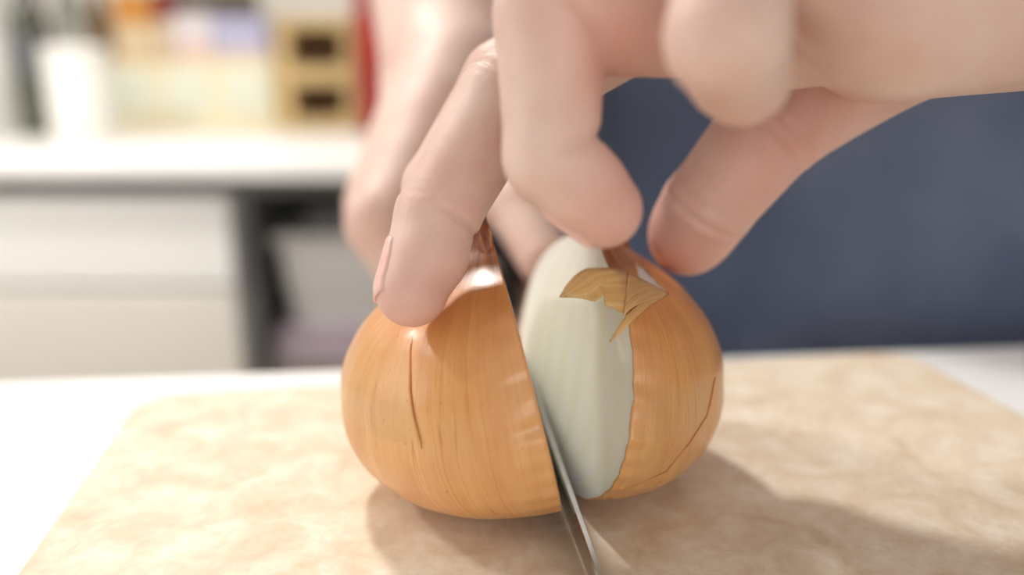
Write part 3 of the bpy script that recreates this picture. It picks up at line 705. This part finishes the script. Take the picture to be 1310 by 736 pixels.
for k in range(nl):
    h_ = (zl - zs) / nl
    rbox('fold', (xl + .003 * (k % 2), 1.022 + .004 * (k % 2), zs + k * h_ + .0004), (xl + .32 - .006 * k, 1.26, zs + (k + 1) * h_ - .0004), M_lilac, lc, .004)
bx0 = max(X + .030, G(336, 370, 1.0)[0]); zt = G(400, 306, 1.0)[2]
bn = empty('storage_bin', (bx0 + .13, 1.123, zl)); tag(bn, 'white plastic storage bin in the dark bay', 'bin')
bm = bmesh.new(); lo = [(0, 0), (.25, 0), (.25, .19), (0, .19)]
hgt_ = zt - zl - .001
prof_b = [(.012, 0), (.004, hgt_ * .5), (0, hgt_ - .012), (-.004, hgt_ - .012), (-.004, hgt_), (.003, hgt_), (.006, hgt_ * .5), (.014, .004)]
rings = []
for (ins_, z) in prof_b:
    rings.append([bm.verts.new((x + (ins_ if x == 0 else -ins_) - .125, y + (ins_ if y == 0 else -ins_) - .095, z + .0008)) for (x, y) in lo])
for a_, b_ in zip(rings, rings[1:]):
    for k in range(4): bm.faces.new((a_[k], a_[(k + 1) % 4], b_[(k + 1) % 4], b_[k]))
bm.faces.new(rings[0][::-1]); bm.faces.new(rings[-1])
bmesh.ops.bevel(bm, geom=[e_ for e_ in bm.edges if abs(e_.verts[0].co.z - e_.verts[1].co.z) > hgt_ * .3], offset=.012, segments=3, affect='EDGES')
bm_obj('tub', bm, M_bin, bn)

# things standing on the back counter
def frame_rect(x0, x1, y0, Y): a = G(x0, y0, Y); b = G(x1, y0, Y); return a[0], b[0], a[2]
Yb = 1.42
ax, bx2, zt_ = frame_rect(128, 348, 76, Yb)
M_crm = plain('cream_plastic', (226, 212, 178), .5, .03, 10); M_pale = plain('pale_green_front', (216, 220, 204), .4, .02, 10)
du = empty('drawer_unit', ((ax + bx2) / 2, Yb + .1, BT)); tag(du, 'low cream drawer unit with pale fronts on the back counter', 'drawer unit')
rbox('body', (ax, Yb, BT + .0005), (bx2, Yb + .2, zt_), M_crm, du, .003)
wd = (bx2 - ax) / 3
for k in range(3):
    f_ = rbox('drawer', (ax + wd * k + .010, Yb - .006, BT + .026), (ax + wd * (k + 1) - .010, Yb + .001, zt_ - .018), M_pale, du, .002)
    rbox('drawer_knob', (ax + wd * (k + .5) - .012, Yb - .012, BT + .052), (ax + wd * (k + .5) + .012, Yb - .0055, BT + .060), M_crm, du, .001).parent = f_
def carton(name, x0, x1, y0, dep, rgb, label, cat, zb, Yc, band=None):
    a, b, z = frame_rect(x0, x1, y0, Yc); e_ = empty(name, ((a + b) / 2, Yc + dep / 2, zb)); tag(e_, label, cat, 'packets on the drawer unit')
    m = plain(name + '_print', rgb, .5, .05, 30)
    rbox('carton', (a, Yc, zb + .0004), (b, Yc + dep, z), m, e_, .002)
    if band:
        rbox('label_band', (a + .001, Yc - .0008, zb + .003), (b - .001, Yc + .0002, zb + (z - zb) * band[0]), plain(name + '_band', band[1], .5, .04, 30), e_, 0)
    rbox('lid_flap', (a + .001, Yc + .001, z), (b - .001, Yc + dep - .001, z + .0008), m, e_, 0)
    return e_
carton('food_carton', 140, 190, -12, .05, (200, 138, 62), 'orange carton with a cream band on the drawer unit', 'carton', zt_, 1.47, (.5, (222, 200, 166)))
carton('food_carton', 191, 216, -14, .05, (126, 44, 36), 'narrow dark red carton beside the orange one', 'carton', zt_, 1.47, (.55, (214, 196, 170)))
carton('tea_box', 219, 268, 16, .06, (214, 206, 208), 'pale grey box between red carton and lilac box', 'box', zt_, 1.46, (.35, (226, 196, 190)))
carton('tea_box', 270, 338, 22, .06, (176, 176, 206), 'lilac blue box at the right end of the drawer unit', 'box', zt_, 1.46, (.3, (212, 196, 200)))
carton('food_carton', 220, 322, -14, .04, (96, 84, 72), 'dark brown block standing in for the shelf shadow behind the pale boxes', 'carton', zt_, 1.55, (.6, (150, 150, 140)))  # dark block put where the shelf's shadow falls
# wooden cubby
M_wood = plain('light_wood', (196, 168, 116), .55, .15, 25); M_wd = plain('wood_inside', (150, 118, 72), .7, .15, 25)
Yw = 1.40; a, b, z = frame_rect(350, 446, 22, Yw); zb = BT
cu = empty('spice_rack', ((a + b) / 2, Yw + .06, zb)); tag(cu, 'small wooden spice rack with two open compartments on the back counter', 'rack')
th_ = .010; ym = Yw + .11
rbox('side', (a, Yw, zb + .0005), (a + .022, ym, z), M_wood, cu, .001); rbox('side', (b - .012, Yw, zb + .0005), (b, ym, z), M_wood, cu, .001)
rbox('bottom', (a + .022, Yw, zb + .0005), (b - .012, ym, zb + .020), M_wood, cu, .001); rbox('top', (a + .022, Yw, z - .016), (b - .012, ym, z), M_wood, cu, .001)
rbox('back', (a + .022, ym - .008, zb + .020), (b - .012, ym, z - .016), M_wd, cu, 0)
zm = (zb + z) / 2; rbox('middle_shelf', (a + .022, Yw, zm - .014), (b - .012, ym - .008, zm + .014), M_wood, cu, .001)
M_spice = plain('dark_spice', (70, 42, 24), .5, .15, 40)
for nm, zz_, x_ in (('upper', zm + .014, .46), ('lower', zb + .020, .5)):
    xc = a + (b - a) * x_
    j_ = lathe('spice_jar', [(.012, .0004), (.014, .003), (.014, .026), (.011, .030), (.011, .036), (.004, .0365)], (xc, Yw + .045, zz_), M_spice, None, 20)
    tag(j_, 'small dark spice jar in the %s compartment of the wooden rack' % nm, 'jar', 'jars in the rack')
# red canister, white canister, bottles
M_red = plain('red_lacquer', (150, 32, 24), .35, .12, 14); M_metal = plain('grey_lid', (150, 150, 148), .35, .05, 20, .6)
Yr = 1.34; a = G(452, 100, Yr)[0]; rc = empty('red_canister', (a + .040, Yr + .02, BT)); tag(rc, 'tall dark red canister beside the wooden spice rack', 'canister')
lathe('can', [(.034, .0005), (.038, .004), (.038, .190), (.035, .196), (.020, .198)], (0, 0, 0), M_red, rc, 36); lathe('lid', [(.036, .1982), (.037, .201), (.037, .222), (.030, .226), (.006, .227)], (0, 0, 0), M_red, rc, 36)
Yc = 1.20; a = G(50, 100, Yc)[0]; b = G(130, 100, Yc)[0]; r_ = (b - a) / 2; z = G(90, 58, Yc)[2] - BT
wc = empty('white_canister', ((a + b) / 2, Yc + .02, BT)); tag(wc, 'plain white canister in front on the back counter', 'canister')
M_can = plain('canister_enamel', (228, 226, 220), .4, .02, 6)
lathe('can', [(r_ * .92, .0005), (r_, .005), (r_, z * .82), (r_ * .97, z * .84)], (0, 0, 0), M_can, wc, 40); lathe('lid', [(r_ * .98, z * .842), (r_ * 1.02, z * .85), (r_ * 1.02, z * .97), (r_ * .94, z), (r_ * .2, z + .001)], (0, 0, 0), M_can, wc, 40)
def bottle(px0, px1, Yq, h, rgb, lab_rgb, cap_rgb, label):
    a = G(px0, 80, Yq)[0]; b = G(px1, 80, Yq)[0]; r_ = (b - a) / 2; e_ = empty('bottle', ((a + b) / 2, Yq + r_, BT)); tag(e_, label, 'bottle', 'bottles on the back counter')
    t_ = NT('bottle_glass'); t_.p(Base_Color=lin(*rgb), Roughness=.15); t_.p(**{'Coat_Weight': .4})
    nz_ = t_.noise(t_.obj(), 12, 2); t_.p(Roughness=t_.math('ADD', t_.math('MULTIPLY', nz_, .1), .12))
    lathe('glass', [(r_ * .9, .0005), (r_, .004), (r_, h * .62), (r_ * .9, h * .68), (r_ * .42, h * .80), (r_ * .38, h * .92)], (0, 0, 0), t_.m, e_, 28)
    lathe('paper_label', [(r_ * 1.01, h * .32), (r_ * 1.012, h * .325), (r_ * 1.012, h * .555), (r_ * 1.01, h * .56)], (0, 0, 0), plain('bottle_label', lab_rgb, .6, .1, 40), e_, 28)
    lathe('cap', [(r_ * .42, h * .905), (r_ * .44, h * .91), (r_ * .44, h * .99), (r_ * .36, h)], (0, 0, 0), plain('bottle_cap', cap_rgb, .4, .05, 20), e_, 20)
bottle(8, 46, 1.28, .27, (74, 76, 62), (92, 92, 96), (40, 40, 44), 'dark green bottle left of the white canister')
bottle(34, 62, 1.36, .25, (60, 60, 66), (150, 84, 84), (60, 50, 50), 'dark bottle with a dull red label behind the white canister')
bottle(66, 108, 1.42, .30, (140, 142, 132), (168, 168, 160), (150, 150, 150), 'grey green bottle behind the white canister')
bottle(113, 142, 1.50, .28, (120, 92, 52), (140, 108, 66), (90, 60, 40), 'brown bottle at the left end of the cream drawer unit')
bottle(-40, 6, 1.30, .26, (196, 194, 188), (206, 204, 198), (210, 210, 210), 'pale bottle at the far left edge')
